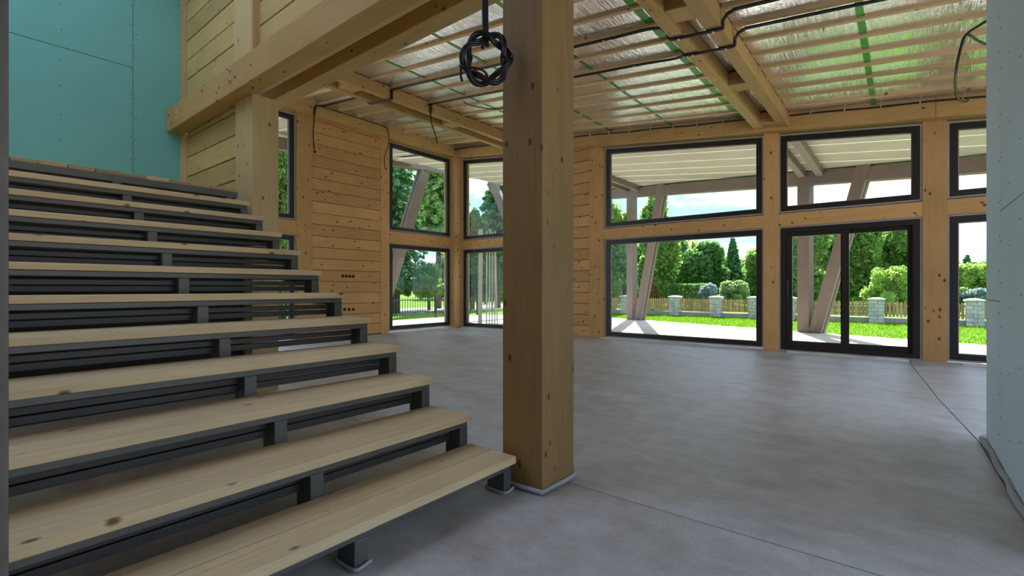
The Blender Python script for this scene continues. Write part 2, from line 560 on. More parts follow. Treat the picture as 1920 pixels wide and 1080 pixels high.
# ---- back wall -----------------------------------------------------
wb = empty('wall_back', (-3.0, 8.7, 0), kind='structure')
def wpost(x0, x1, mat='wallZ'):
    return hexa('post', [(x0, YW, 0), (x1, YW, 0), (x1, YW + 0.26, 0), (x0, YW + 0.26, 0),
                  (x0, YW, 3.32 - K * x0), (x1, YW, 3.32 - K * x1), (x1, YW + 0.26, 3.32 - K * x1), (x0, YW + 0.26, 3.32 - K * x0)], mat, wb, 0.004)
for x0, x1 in ((-6.18, -5.95), (-4.966, -4.66), (-1.742, -1.522), (0.228, 0.482), (2.575, 2.80)):
    wpost(x0, x1)
for x0, x1 in ((-8.60, -6.18), (-4.66, -1.742), (-1.522, 0.228), (0.482, 2.575)):
    box('transom', x0, x1, YW + 0.001, YW + 0.25, Z_LT + 0.024, Z_UB - 0.024, 'wallX', wb, 0.004)
# jamb plank visible left of the first big window
box('jamb', -4.66, -4.63, YW + 0.004, YW + 0.2, 0, 3.74, 'wallZ', wb)
z = 0.0
kk = 0
while z < 4.1:
    x0, x1 = -5.95, -4.966
    zt = z + 0.222
    if z > 3.6:
        zt = min(zt, 3.31 - K * x1)
    box('board', x0, x1, YW + 0.012 + 0.002 * (kk % 2), YW + 0.10, z + 0.004, zt - 0.001, 'wallX', wb, 0.005)
    z += 0.2265
    kk += 1
box('backing', -5.95, -4.966, YW + 0.10, YW + 0.24, 0, 3.9, 'wallX', wb)
slope_beam('top_beam', -9.0, 3.2, YW - 0.17, YW + 0.27, 3.305, 3.60, 'beamX', wb, 0.006)
for xj in (0.36,):
    box('joint_line', xj - 0.002, xj + 0.002, YW - 0.1712, YW - 0.16, 3.305 - K * xj, 3.56 - K * xj, 'gap', wb)

# ---- left wall -------------------------------------------------------
wl = empty('wall_left', (-8.8, 6.0, 0), kind='structure')
for y0, y1 in ((4.50, 4.805), (6.375, 6.59)):
    box('post', XB - 0.26, XB, y0, y1, 0, 4.30, 'wallZ', wl, 0.004)
box('corner_post', XB - 0.26, XB + 0.19, YW - 0.20, YW + 0.26, 0, 4.30, 'wallZ', wl, 0.005)
for y0, y1 in ((2.70, 4.50), (6.59, 8.48)):
    box('transom', XB - 0.25, XB - 0.001, y0, y1, 2.004, 2.263, 'wallY', wl, 0.004)
z = 0.02
k = 0
PITCH = 0.2217
while z < 4.24:
    box('board', XB - 0.10, XB - 0.008 - 0.002 * (k % 2), 4.805, 6.375, z + 0.004, min(z + PITCH - 0.004, 4.30), 'wallY', wl, 0.005)
    z += PITCH
    k += 1
box('backing', XB - 0.24, XB - 0.10, 4.805, 6.375, 0, 4.3, 'wallY', wl)
box('post', XB - 0.26, XB, 2.40, 2.72, 0, 4.30, 'wallZ', wl, 0.004)
box('top_plate', XB - 0.27, XB + 0.15, 2.3, YW + 0.2, 4.275, 4.54, 'beamY', wl, 0.006)
# the round socket holes, each sunk box
for (yy, zz) in ((5.46, 1.245), (5.54, 1.243), (5.62, 1.241), (5.70, 1.24), (5.50, 0.565), (5.60, 0.562), (5.70, 0.56)):
    vs, fs = disc_geo((XB - 0.0125, yy, zz), (1, 0, 0), 0.033, 0.006, 14)
    mesh('socket_hole', vs, fs, 'hole', wl)
for (yy, zz) in ((4.855, 3.625), (6.50, 3.614)):
    vs, fs = disc_geo((XB - 0.0115, yy, zz), (1, 0, 0), 0.022, 0.014, 10)
    mesh('cable_hole', vs, fs, 'hole', wl)
for (yy, zz) in ((4.66, 2.20), (4.66, 2.09), (6.48, 2.20), (6.48, 2.09)):
    vs, fs = disc_geo((XB - 0.004, yy, zz), (1, 0, 0), 0.010, 0.006, 8)
    mesh('dowel_hole', vs, fs, 'hole', wl)

# ---- ceiling: foil, battens, tape ----------------------------------
ce = empty('ceiling', (-3, 5.5, 3.6), kind='structure')
ZF = 3.56
BY = [4.095 + 0.402 * i - 0.402 * 5 for i in range(16)]
BY = [y for y in BY if 2.5 < y < 8.3]
def foil_z(x, y):
    ph = (y - (4.095 - 0.025)) / 0.402
    s = math.sin(math.pi * (ph % 1.0))
    w = 0.5 + 0.5 * math.sin(3.1 * x + 1.7 * math.floor(ph))
    return ZF - K * x - 0.004 - (0.003 + 0.002 * w) * s - 0.0012 * math.sin(9 * x + 2.0 * y) * s
def grid(name, xs, ys, fz, mat, parent, off=0.0):
    vs = [(x, y, fz(x, y) + off) for y in ys for x in xs]
    n = len(xs)
    fs = []
    for j in range(len(ys) - 1):
        for i in range(n - 1):
            fs.append((j * n + i, (j + 1) * n + i, (j + 1) * n + i + 1, j * n + i + 1))
    return mesh(name, vs, fs, mat, parent, 0, True, origin=(0, 0, 0))
ys = [2.2 + 0.0402 * i for i in range(int((8.62 - 2.2) / 0.0402) + 1)] + [8.62]
xs = [-8.9 + 0.07 * i for i in range(int(10.3 / 0.07) + 1)]
grid('foil', xs, ys, foil_z, 'foil', ce)
BAYS = [(-8.66, -7.02), (-6.44, -1.845), (-1.345, 1.4)]
for (a, b) in BAYS:
    for y in BY:
        slope_beam('batten', a, b, y - 0.05, y, ZF - 0.034, ZF - 0.004, 'batten', ce, 0.002)
for xt, w in ((-0.30, 0.062), (-2.05, 0.085), (-3.20, 0.05), (-4.36, 0.05), (-5.60, 0.05), (0.95, 0.06)):
    grid('tape', [xt - w / 2, xt, xt + w / 2], ys, foil_z, 'tape', ce, -0.004)
slope_beam('roof_panel', -9.4, 2.3, 2.2, 9.0, 3.64, 3.70, 'galv', ce)

# ---- stair hall walls -----------------------------------------------
XT = -6.80
wt = empty('wall_stair', (XT, 0, 0), kind='structure')
YJ = [2.05, 1.568, 0.37, -0.83, -2.03, -3.2]
for i in range(len(YJ) - 1):
    y1, y0 = YJ[i], YJ[i + 1]
    cuts = [0.0, 1.5, 5.2] if i == 0 else [0.0, 1.0, 3.505, 5.2] if i % 2 else [0.0, 2.5, 5.0, 5.2]
    for c0, c1 in zip(cuts, cuts[1:]):
        box('plasterboard', XT - 0.013, XT, y0 + 0.004, y1 - 0.004, c0 + 0.003, c1 - 0.003, 'gyps', wt, 0.003)
box('studwork', XT - 0.12, XT - 0.011, -3.2, 2.05, 0, 5.2, 'core', wt)
sv_, sf_ = [], []
for (y, z0, z1, st) in ((1.59, 1.9, 4.8, 0.24), (1.545, 1.9, 4.8, 0.25), (0.96, 1.9, 4.8, 0.29), (2.02, 1.9, 4.8, 0.3), (0.39, 1.9, 4.8, 0.25), (0.35, 1.9, 4.8, 0.25)):
    zz = z0 + rng.uniform(0, 0.15)
    while zz < z1:
        a, b_ = disc_geo((XT - 0.001, y + rng.uniform(-0.008, 0.008), zz), (1, 0, 0), 0.0065, 0.002, 6)
        kx = len(sv_); sv_ += a; sf_ += [tuple(i + kx for i in f) for f in b_]
        zz += st + rng.uniform(-0.03, 0.03)
tag(mesh('screw_heads', sv_, sf_, 'screw', wt), kind='stuff')

ws = empty('wall_landing', (-5.9, 2.05, 0), kind='structure')
YBW = 2.055
box('trim_strip', XT + 0.0, -6.66, YBW - 0.03, YBW + 0.05, 0, 2.845, 'stairpost', ws, 0.003)
zz = 2.792 - 0.2315 * 12
k = 0
while zz < 3.0:
    box('board', -6.66, -5.165, YBW + 0.002 * (k % 2), YBW + 0.06, max(0, zz + 0.006), min(zz + 0.2315 - 0.006, 3.0), 'stairwall', ws, 0.006)
    zz += 0.2315
    k += 1
box('backing', XT, -5.165, YBW + 0.055, YBW + 0.2, 0, 3.0, 'stairwall', ws)
wu = empty('wall_upper', (-3, 2.05, 3.1), kind='structure')
box('trim_strip', XT, -6.66, YBW - 0.03, YBW + 0.05, 3.112, 5.2, 'stairpost', wu, 0.003)
zz = 3.493 - 0.23 * 2
k = 0
while zz < 5.15:
    zb, zt = max(3.112, zz + 0.006), min(zz + 0.23 - 0.006, 5.2)
    if zt > zb + 0.01:
        box('board', -6.66, -5.10, YBW + 0.002 * (k % 2), YBW + 0.06, zb, zt, 'stairwall', wu, 0.006)
        box('board', -4.76, 1.0, YBW + 0.012 + 0.002 * (k % 2), YBW + 0.06, zb, zt, 'stairwall', wu, 0.006)
    zz += 0.23
    k += 1
box('post', -5.165, -4.785, 2.0, 2.055, 3.112, 5.2, 'stairpost', wu, 0.004)
box('post', -4.785, -4.755, 2.003, 2.20, 3.112, 5.2, 'stairpost', wu, 0.002)
box('backing', XT, 1.0, YBW + 0.055, YBW + 0.2, 3.0, 5.2, 'stairwall', wu)
box('soffit_panel', XT, 1.0, YBW + 0.2, 2.70, 3.52, 3.60, 'wallX', wu)
hc = empty('ceiling_stair', (-3, -0.5, 5.2), kind='structure')      # wide opening added out of view to bring daylight onto the stairs
box('panel', -6.9, -6.4, -3.3, 2.2, 5.2, 5.3, 'ceil', hc)
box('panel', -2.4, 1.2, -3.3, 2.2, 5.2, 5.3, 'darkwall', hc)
box('panel', -6.4, -2.4, 1.4, 2.2, 5.2, 5.3, 'ceil', hc)
box('panel', -6.4, -2.4, -3.3, -2.6, 5.2, 5.3, 'ceil', hc)
usp = box('under_stair_shade', -5.0, -4.95, -0.25, 2.0, 0.0, 1.80, 'shade_sheet')  # added near-black sheet standing in for shade below the landing
tag(usp, 'dark sheet standing in for the shade under the stair landing', 'panel')
# ---- partition on the right -----------------------------------------
wr = empty('wall_right', (0.49, 1.5, 0), kind='structure')
XP = 0.43
for y0, y1, cuts in ((3.80, 4.36, [0.02, 0.925, 3.4]), (2.58, 3.80, [0.02, 1.43, 3.4])):
    for c0, c1 in zip(cuts, cuts[1:]):
        box('plasterboard', XP, XP + 0.013, y0 + 0.003, y1 - 0.003, c0 + 0.003, c1 - 0.003, 'gyps_r', wr, 0.003)
box('studwork', XP + 0.011, XP + 0.11, 2.58, 4.355, 0.0, 3.45, 'core', wr)
sv_, sf_ = [], []
for (y, st) in ((3.83, 0.22), (3.77, 0.23), (3.50, 0.33), (3.2, 0.35), (4.33, 0.3)):
    zz = 0.15 + rng.uniform(0, 0.15)
    while zz < 3.2:
        a, b_ = disc_geo((XP + 0.001, y + rng.uniform(-0.006, 0.006), zz), (-1, 0, 0), 0.0055, 0.002, 6)
        kx = len(sv_); sv_ += a; sf_ += [tuple(i + kx for i in f) for f in b_]
        zz += st + rng.uniform(-0.03, 0.03)
tag(mesh('screw_heads', sv_, sf_, 'screw', wr), kind='stuff')
wob = [(XP - 0.012 - 0.006 * math.sin(i * 0.9), 2.6 + 0.073 * i, 0.020 + 0.004 * math.sin(i * 1.7)) for i in range(24)]
wob += [(XP - 0.02, 4.36, 0.022), (XP + 0.005, 4.40, 0.025), (XP + 0.04, 4.395, 0.022)]
vs, fs = tube_geo(smooth_path(wob, 3), 0.016, 8)
mesh('edge_foam', vs, fs, 'foam', wr, 0, True)
# unseen walls behind and beyond the partition, dark and open to shape daylight
wso = empty('wall_front', (-3, -3.3, 0), kind='structure')
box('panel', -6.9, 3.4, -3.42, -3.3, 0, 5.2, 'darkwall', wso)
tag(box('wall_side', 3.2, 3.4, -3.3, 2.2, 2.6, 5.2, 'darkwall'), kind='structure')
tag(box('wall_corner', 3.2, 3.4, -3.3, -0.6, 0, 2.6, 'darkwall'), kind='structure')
tag(box('trim_1', 1.2, 3.4, -3.3, 2.2, 5.2, 5.3, 'ceil'), kind='structure')
tag(box('trim_2', 1.0, 3.4, 2.05, 2.2, 3.4, 5.2, 'ceil'), kind='structure')
we = box('wall_far', 3.2, 3.4, 6.6, 8.95, 0, 3.4, 'wallZ')
tag(we, kind='structure')

# ================================================================== TIMBER FRAME
col = empty('timber_column', (-1.467, 2.04, 0), 'thick square glulam timber column at the foot of the stairs', 'column')
box('shaft', -1.592, -1.342, 1.896, 2.186, 0.0, 2.845, 'colZ', col, 0.006)
vs, fs = tube_geo([(-1.60, 1.889, 0.02), (-1.47, 1.886, 0.018), (-1.336, 1.889, 0.02), (-1.335, 2.0, 0.022), (-1.333, 2.1, 0.019), (-1.336, 2.19, 0.022), (-1.36, 2.194, 0.02)], 0.012, 7)
mesh('base_foam', vs, fs, 'foam', col, 0, True)

p2 = empty('timber_post', (-4.97, 2.14, 0), 'square timber post under the beam beside the stair landing', 'post')
box('shaft', -5.165, -4.782, 2.012, 2.262, 0.0, 2.845, 'stairpost', p2, 0.005)

b1 = empty('timber_beam', (-3, 1.95, 2.845), 'long horizontal timber beam carrying the boarded wall over the stairs', 'beam')
box('timber', -6.775, 1.0, 1.88, 2.045, 2.845, 3.112, 'beamX', b1, 0.006)
for zz in (3.063, 2.965):
    vs, fs = tube_geo([(-4.937, 1.885, zz), (-4.937, 1.870, zz)], 0.020, 14)
    mesh('washer', vs, fs, 'bolt', b1)
    vs, fs = tube_geo([(-4.937, 1.872, zz), (-4.937, 1.856, zz)], 0.013, 6)
    bo = mesh('bolt_nut', vs, fs, 'bolt', b1)
    vs, fs = tube_geo([(-4.937, 1.858, zz), (-4.937, 1.838, zz)], 0.006, 8)
    mesh('bolt_stem', vs, fs, 'bolt', bo)
box('pink_mark', -6.46, -6.38, 1.8785, 1.8805, 2.99, 3.02, 'pink', b1)
box('pink_mark', -6.47, -6.40, 1.8785, 1.8805, 2.93, 2.955, 'pink', b1)

b2 = box('timber_beam', -8.7, 1.2, 2.62, 2.80, 3.182, 3.62, 'beamX', None, 0.006)
tag(b2, 'dark-faced timber beam running behind the long stair beam below the foil', 'beam')

PL = [(-7.02, -6.885), (-6.575, -6.44)]
PR = [(-1.845, -1.705), (-1.49, -1.345)]
def purlin(x0, x1, y0, y1, zb, depth, mat):
    xm = (x0 + x1) / 2
    return slope_beam('ceiling_beam', x0, x1, y0, y1, zb, zb + depth, mat, None, 0.005)
purl_labels = [('left beam of the double ceiling beam nearest the boarded left wall', 'right beam of the double ceiling beam nearest the boarded left wall'),
               ('left beam of the double ceiling beam above the door post', 'right beam of the double ceiling beam above the door post')]
for pair, labs, yend in ((PL, purl_labels[0], 14.75), (PR, purl_labels[1], 13.0)):
    for (x0, x1), lb in zip(pair, labs):
        o = purlin(x0, x1, 2.8, 8.515, 3.355, 0.19, 'beamY')
        tag(o, lb, 'beam', 'double ceiling beams')
for (pair, blocks, lbl) in ((PL, (4.30, 6.50), 'left'), (PR, (4.50, 6.60, 8.38), 'right')):
    for i, yb in enumerate(blocks):
        o = slope_beam('spacer_block', pair[0][1], pair[1][0], yb - 0.13, yb + 0.13, 3.372, 3.53, 'beamX', None, 0.004)
        where = 'near the boarded left wall' if lbl == 'left' else 'above the door post'
        tag(o, 'timber spacer block in the double beam %s, %s' % (where, ['nearest the stairs', 'midway', 'at the windows'][i]), 'block', 'beam spacer blocks')

# ================================================================== STAIRCASE
st = empty('staircase', (-3.0, 1.0, 0), 'open staircase of pale pine treads on a dark steel tube frame', 'staircase')
X1, RUN, Z1, RISE, YE = -1.472, 0.2993, 0.1737, 0.1586, 1.858
YN = -0.25
TH = 0.036
for k in range(11):
    xf = X1 - RUN * k
    zt = Z1 + RISE * k
    for (a, b) in ((xf - 0.157, xf), (xf - 0.318, xf - 0.1615)):
        e = rng.uniform(-0.006, 0.004)
        o = box('tread_board', a, b, YN, YE + e, zt - TH, zt + rng.uniform(-0.0015, 0.001), 'tread', st, 0.004)
    zb = zt - TH
    ft = xf - 0.022
    box('nosing_tube', ft - 0.04, ft, YN, YE - 0.012, zb - 0.030, zb - 0.001, 'steel', st, 0.003)
    box('back_tube', ft - 0.285, ft - 0.255, YN, YE - 0.012, zb - 0.030, zb - 0.001, 'steel_dark', st, 0.003)
    # riser bars, set back
    if k > 0:
        xr = ft - 0.078
        box('riser_bar', xr - 0.03, xr, YN, YE - 0.07, zt - 0.1085, zt - 0.080, 'steel_dark', st, 0.002)
        box('riser_bar', xr - 0.03, xr, YN, YE - 0.07, zt - 0.145, zt - 0.1145, 'steel_dark', st, 0.002)
    else:
        box('riser_bar', ft - 0.20, ft - 0.17, YN, YE - 0.07, zt - 0.12, zt - 0.08, 'steel_dark', st, 0.002)
    # zigzag stringers: far end, middle, near end
    zlow = 0.0 if k == 0 else zb - RISE - 0.04
    for (y0, y1) in ((YE - 0.066, YE - 0.010), (0.972, 1.028), (YN + 0.01, YN + 0.066)):
        box('stringer_post', ft - 0.11, ft, y0, y1, zlow, zb - 0.030, 'steel', st, 0.004)
        box('stringer_rail', ft - RUN - 0.02, ft - 0.11, y0 + 0.004, y1 - 0.004, zb - 0.042, zb - 0.001, 'steel', st, 0.003)
# foam scraps round the feet of the first stringer posts
for yc in (1.0, YE - 0.038):
    x0, x1 = X1 - 0.135, X1 - 0.018
    vs, fs = tube_geo(smooth_path([(x0, yc - 0.032, 0.012), (x1 - 0.05, yc - 0.034, 0.010), (x1 + 0.004, yc - 0.030, 0.012), (x1 + 0.006, yc, 0.014), (x1 + 0.004, yc + 0.034, 0.02)], 3), 0.007, 6)
    mesh('base_foam', vs, fs, 'foam', st, 0, True)
# landing
xl = X1 - RUN * 11
zl = Z1 + RISE * 11
box('landing_tube', -4.83, -4.79, YN, YE + 0.03, zl - 0.085, zl - 0.03, 'steel', st, 0.003)
box('landing_tube', -6.7, -4.83, YE - 0.03, YE + 0.03, zl - 0.085, zl - 0.03, 'steel', st, 0.003)
for (y0, y1) in ((YE - 0.066, YE - 0.010), (0.972, 1.028), (YN + 0.01, YN + 0.066)):
    box('stringer_post', -4.90, -4.79, y0, y1, zl - RISE - 0.06, zl - 0.085, 'steel', st, 0.004)
edges = [-0.21, -0.05, 0.10, 0.26, 0.42, 0.564, 0.721, 0.881, 1.041, 1.205, 1.365, 1.522, 1.687, 1.843]
for i, (a, b) in enumerate(zip(edges, edges[1:])):
    box('landing_board', -6.72, -4.84 - rng.uniform(-0.012, 0.035), a + 0.003, b - 0.003, zl - 0.030, zl + 0.008 + rng.uniform(-0.002, 0.002), 'land', st, 0.003)
for y in (0.0, 1.0):
    box('landing_leg', -6.65, -6.57, y, y + 0.08, 0, zl - 0.03, 'steel_dark', st)

# near post at the left edge of the view
npst = empty('steel_post', (-1.10, 0.05, 0), 'dark brown upright post beside the near end of the stairs', 'post')
box('shaft', -1.165, -1.085, 0.005, 0.0935, 0.0, 3.6, 'post_near', npst, 0.004)

# ================================================================== CABLES
# big knotted coil hanging before the column
fwd = Vector((-math.sin(R(YAW)), math.cos(R(YAW)), 0))
rgt = Vector((math.cos(R(YAW)), math.sin(R(YAW)), 0))
upv = Vector((0, 0, 1))
cc = Vector((-1.572, 1.751, 2.117))
coil = empty('cable_coil', cc - upv * 0.12, 'thick black cable knotted in a hanging loop in front of the column', 'cable')
strands = []
for j in range(8):
    pts = []
    bundle, m_ = j // 4, j % 4
    n = 48
    for i in range(n + 1):
        a = 2 * math.pi * i / n
        tw = math.pi * bundle + 3.0 * a                  # the two bundles wind round each other
        t2 = math.pi * m_ / 2 + 2.0 * a                 # strands inside a bundle
        rad = 0.098 + 0.017 * math.cos(tw) + 0.008 * math.cos(t2)
        dep = 0.017 * math.sin(tw) + 0.008 * math.sin(t2)
        pts.append(cc + rgt * (rad * math.cos(a) * 1.02) + upv * (rad * 1.13 * math.sin(a)) + fwd * dep)
    strands.append(pts)
tubes('loop', strands, 0.0078, 'cable', coil, 7, 0)
top = cc + upv * 0.108 - rgt * 0.008
tubes('lead', [[top - upv * 0.05 + rgt * 0.014, top + rgt * 0.010, top + upv * 0.2 + rgt * 0.007, top + upv * 0.6 + rgt * 0.002, (top.x + 0.01, 1.88, 2.90), (top.x + 0.01, 1.88, 2.96)],
               [top - upv * 0.06 - rgt * 0.012, top - rgt * 0.004, top + upv * 0.2 - rgt * 0.006, top + upv * 0.6 - rgt * 0.006, (top.x - 0.004, 1.88, 2.90), (top.x - 0.004, 1.88, 2.96)]], 0.0095, 'cable', coil, 8)
tubes('tie', [[cc - rgt * 0.128 - upv * 0.035, cc - rgt * 0.118 - upv * 0.05 - fwd * 0.03, cc - rgt * 0.02 - upv * 0.070 - fwd * 0.034, cc + rgt * 0.005 - upv * 0.085],
              [cc - rgt * 0.122 - upv * 0.03, cc - rgt * 0.125 - upv * 0.08, cc - rgt * 0.118 - upv * 0.11]], 0.006, 'cable', coil, 7)

def rz(x, z0):
    return z0 - K * x
def cable_run(name, label, paths, r=0.011, clips=()):
    e = empty(name, paths[0][0], label, 'cable')
    for p in paths:
        tube('cable', p, r, 'cable', e, 7, 5)
    for c in clips:
        x, y, z = c
        box('clip', x - 0.008, x + 0.008, y - 0.016, y + 0.016, z - 0.016, z + 0.02, 'clip', e)
    return e
# along the window wall beam
cable_run('wall_cable', 'black cable clipped along the beam above the big windows',
          [[(x, YW - 0.185, rz(x, 3.515 + 0.006 * math.sin(x * 5))) for x in [3.1 - 0.35 * i for i in range(25)]]], 0.012,
          [(x, YW - 0.185, rz(x, 3.515)) for x in [2.3 - 0.42 * i for i in range(18)]])
# two runs beneath the battens, dipping under the double beam by the door
for (yb, zc, lab, xl_, y_cross) in ((BY[[i for i, y in enumerate(BY) if abs(y - 4.899) < 0.05][0]], 3.495, 'black cables under a ceiling batten crossing both double beams, nearer the stairs', -6.43, 4.86),
                           (BY[[i for i, y in enumerate(BY) if abs(y - 5.703) < 0.05][0]], 3.495, 'black cables under a ceiling batten crossing the double beam, nearer the windows', -6.40, 5.29)):
    y = yb - 0.035
    yy = y_cross + 0.02
    ystart = y if abs(y - y_cross) < 0.2 else y_cross
    paths = []
    for dy in (-0.014, 0.012):
        pth = [(3.1, ystart + dy, rz(3.1, zc)), (1.0, ystart + dy, rz(1.0, zc)), (-1.0, ystart + dy, rz(-1.0, zc)), (-1.24, ystart + dy, rz(-1.24, zc - 0.01)),
               (-1.322, yy + dy, rz(-1.322, zc - 0.06)), (-1.33, yy + dy, rz(-1.33, 3.37)), (-1.36, yy + dy, rz(-1.36, 3.343)),
               (-1.6, yy + dy, rz(-1.6, 3.341)), (-1.82, yy + dy, rz(-1.82, 3.343)), (-1.862, yy + dy, rz(-1.862, 3.365)),
               (-1.90, yy + dy + 0.01, rz(-1.9, 3.44)), (-2.02, y + dy, rz(-2.02, zc)), (-2.6, y + dy, rz(-2.6, zc)), (-4.5, y + dy, rz(-4.5, zc)), (-6.3, y + dy, rz(-6.3, zc))]
        if xl_ < -6.42:
            pth += [(-6.415, y + dy, rz(-6.415, zc - 0.02)), (-6.425, y + dy, rz(-6.425, 3.37)), (-6.46, y + dy, rz(-6.46, 3.343)), (-6.8, y + dy, rz(-6.8, 3.341)), (-7.03, y + dy, rz(-7.03, 3.343)),
                    (-7.06, y + dy, rz(-7.06, 3.40)), (-7.12, y + dy, rz(-7.12, zc)), (-8.0, y + dy, rz(-8.0, zc)), (-8.5, y + dy, rz(-8.5, zc)), (-8.63, 4.80 + dy, 4.46), (-8.635, 4.76 + dy, 4.36), (-8.63, 4.75, 4.2), (-8.72, 4.78, 3.95), (-8.785, 4.84, 3.66)]
        else:
            pth += [(-6.38, y + dy, rz(-6.38, zc - 0.02)), (-6.41, y + 0.02 + dy, rz(-6.41, 3.40)), (-6.44, y + 0.05, 3.93), (-6.40, y + 0.12, 3.70), (-6.44, y + 0.20, 3.58)]
        paths.append(pth)
    cable_run('ceiling_cable', lab, paths, 0.0105, [(x, y, rz(x, zc - 0.002)) for x in (-2.6, -3.5, -4.4, -5.3, -0.6, 0.4)] + [(x, yy, rz(x, 3.338)) for x in (-1.42, -1.76)])
cable_run('wall_cable', 'thin black cable clipped along the top plate of the left wall',
          [[(-8.638, 4.85, 4.475), (-8.638, 5.5, 4.478), (-8.638, 6.3, 4.47), (-8.635, 6.42, 4.44), (-8.63, 6.46, 4.3), (-8.66, 6.47, 4.1), (-8.76, 6.44, 3.85), (-8.79, 6.47, 3.64)]], 0.009,
          [(-8.645, yy, 4.478) for yy in (5.05, 5.35, 5.65, 5.95, 6.25)])
cable_run('loose_cable', 'black cable drooping under the foil left of the column',
          [[(-5.70, 5.78, rz(-5.7, 3.49)), (-5.55, 5.80, 4.03), (-5.2, 5.95, 3.93), (-4.9, 6.0, 3.90), (-4.5, 6.05, 3.88), (-4.2, 6.08, 3.86)]], 0.009)
cable_run('corner_cable', 'short black cable over the corner of the two window walls',
          [[(-8.63, 8.44, 4.44), (-8.60, 8.49, 4.46), (-8.3, 8.49, rz(-8.3, 3.515)), (-7.7, 8.49, rz(-7.7, 3.515)), (-7.1, 8.49, rz(-7.1, 3.515))]], 0.016)
cable_run('loose_cable', 'bent black cable hanging by the right partition under the foil',
          [[(0.75, 5.9, 3.43), (0.60, 6.05, 3.40), (0.485, 6.20, 3.385), (0.45, 6.30, 3.32), (0.43, 6.6, 3.16), (0.47, 7.1, 3.10), (0.56, 7.7, 3.18), (0.64, 8.1, 3.30), (0.66, 8.45, 3.43)],
           [(0.49, 6.2, 3.38), (0.62, 6.5, 3.37), (0.8, 6.8, 3.38)]], 0.012)

# ================================================================== STRIPS ON THE FLOOR
def strip(label, p0, p1, w, seed):
    r2 = random.Random(seed)
    p0, p1 = Vector((*p0, 0)), Vector((*p1, 0))
    d = (p1 - p0)
    L = d.length
    d.normalize()
    nrm = Vector((-d.y, d.x, 0))
    n = 14
    vs = []
    for i in range(n + 1):
        t = i / n
        c = p0 + d * L * t
        ww = w * (0.8 + 0.3 * r2.random()) / 2
        hz = 0.014 + 0.012 * abs(math.sin(t * 7 + seed)) + 0.004 * r2.random()
        vs += [c - nrm * ww + Vector((0, 0, 0.001)), c + nrm * ww + Vector((0, 0, 0.001)), c + nrm * ww * 0.9 + Vector((0, 0, hz)), c - nrm * ww * 0.9 + Vector((0, 0, hz * 0.8))]
    fs = [(3, 2, 1, 0)]
    for i in range(n):
        a = i * 4
        for k in range(4):
            k2 = (k + 1) % 4
            fs.append((a + k, a + k2, a + 4 + k2, a + 4 + k))
    fs.append((n * 4, n * 4 + 1, n * 4 + 2, n * 4 + 3))
    o = mesh('sill_strip', vs, fs, 'wrap')
    return tag(o, label, 'strip', 'pale strips on the floor below the windows')
strip('pale wavy strip on the floor below the wide middle window', (-4.62, 8.57), (-1.95, 8.56), 0.12, 1)
strip('pale wavy strip on the floor at the sliding door', (-1.38, 8.55), (0.09, 8.50), 0.11, 2)
strip('short pale strip on the floor by the right partition', (0.62, 8.55), (2.2, 8.55), 0.12, 3)
strip('pale strip on the floor below the left corner window', (-8.66, 6.9), (-8.66, 8.42), 0.10, 4)
strip('pale strip on the floor in the corner left of the column', (-8.5, 8.55), (-6.4, 8.55), 0.10, 5)

# ================================================================== OUTDOORS
tag(box('ground_bounce_paving', 3.55, 90, -60, 10.5, -0.4, -0.09, 'bounce_paving'), kind='structure')  # unseen ground added as a pale reflector for indoor daylight
lw = box('ground_lawn', -90, 90, 2.0, 140, -0.4, -0.11, 'lawn')
gb = tag(box('ground_gravel', -90, 90, -60, 2.0, -0.4, -0.115, 'path'), kind='structure')  # unseen ground, kept neutral grey to avoid green bounce light
tag(lw, kind='structure')
# terrace
te = empty('terrace', (-4, 11, -0.1), kind='structure')
OE = lambda x: 12.55 - 0.331 * x          # outer edge of terrace, oblique to the house
prism('terrace_base', [(3.5, 8.95), (3.5, OE(3.5)), (-9.0, OE(-9.0)), (-12.4, 13.5), (-12.4, 2.0), (-9.1, 2.0), (-9.1, 8.95)], -0.3, -0.055, 'path', te)
y = 8.96
while y < 15.6:
    xm = min(3.5, (12.55 - (y + 0.14)) / 0.331)
    x0 = -12.4 if y < 13.5 else -12.4 + (y - 13.5) * 1.6
    if xm - x0 > 0.3:
        box('deck_board', x0, xm, y, y + 0.142, -0.055, -0.022, 'deck', te, 0.003)
    y += 0.147
y = 2.0
while y < 8.9:
    box('deck_board', -12.4, -9.1, y, min(y + 0.142, 8.955), -0.055, -0.022, 'deck', te, 0.003)
    y += 0.147

# outer posts, braces and beam
def porch_post(label, x, y, ztop, w=0.26):
    e = empty('porch_post', (x, y, -0.02), label, 'post')
    hexa('timber', bar((x, y, -0.02), (x, y, ztop), w, 0.22, (1, -0.331, 0)), 'outZ', e, 0.006)
    return e
def porch_brace(label, p0, p1, side, w=0.25):
    e = empty('porch_brace', p0, label, 'brace')
    s = Vector(side).normalized()
    d = (Vector(p1) - Vector(p0)).normalized()
    s2 = (s - d * s.dot(d)).normalized()
    nn = d.cross(s2).normalized()
    off = nn * 0.07
    for q in (-1, 1):
        hexa('plank', bar(Vector(p0) + off * q, Vector(p1) + off * q, w, 0.10, side), 'outZ', e, 0.005)
    hexa('steel_core', bar(p0, p1, w * 0.8, 0.045, side), 'steel_dark', e)
    return e
LINE = lambda x: 12.38 - 0.331 * x
ZB = lambda x: 3.18 - K * x
porch_post('upright weathered porch post seen through the sliding door', -1.72, LINE(-1.72), ZB(-1.72) + 0.05)
porch_post('upright weathered porch post seen through the wide middle window', -6.80, LINE(-6.80), ZB(-6.8) + 0.05)
ax = Vector((1, -0.331, 0)).normalized()
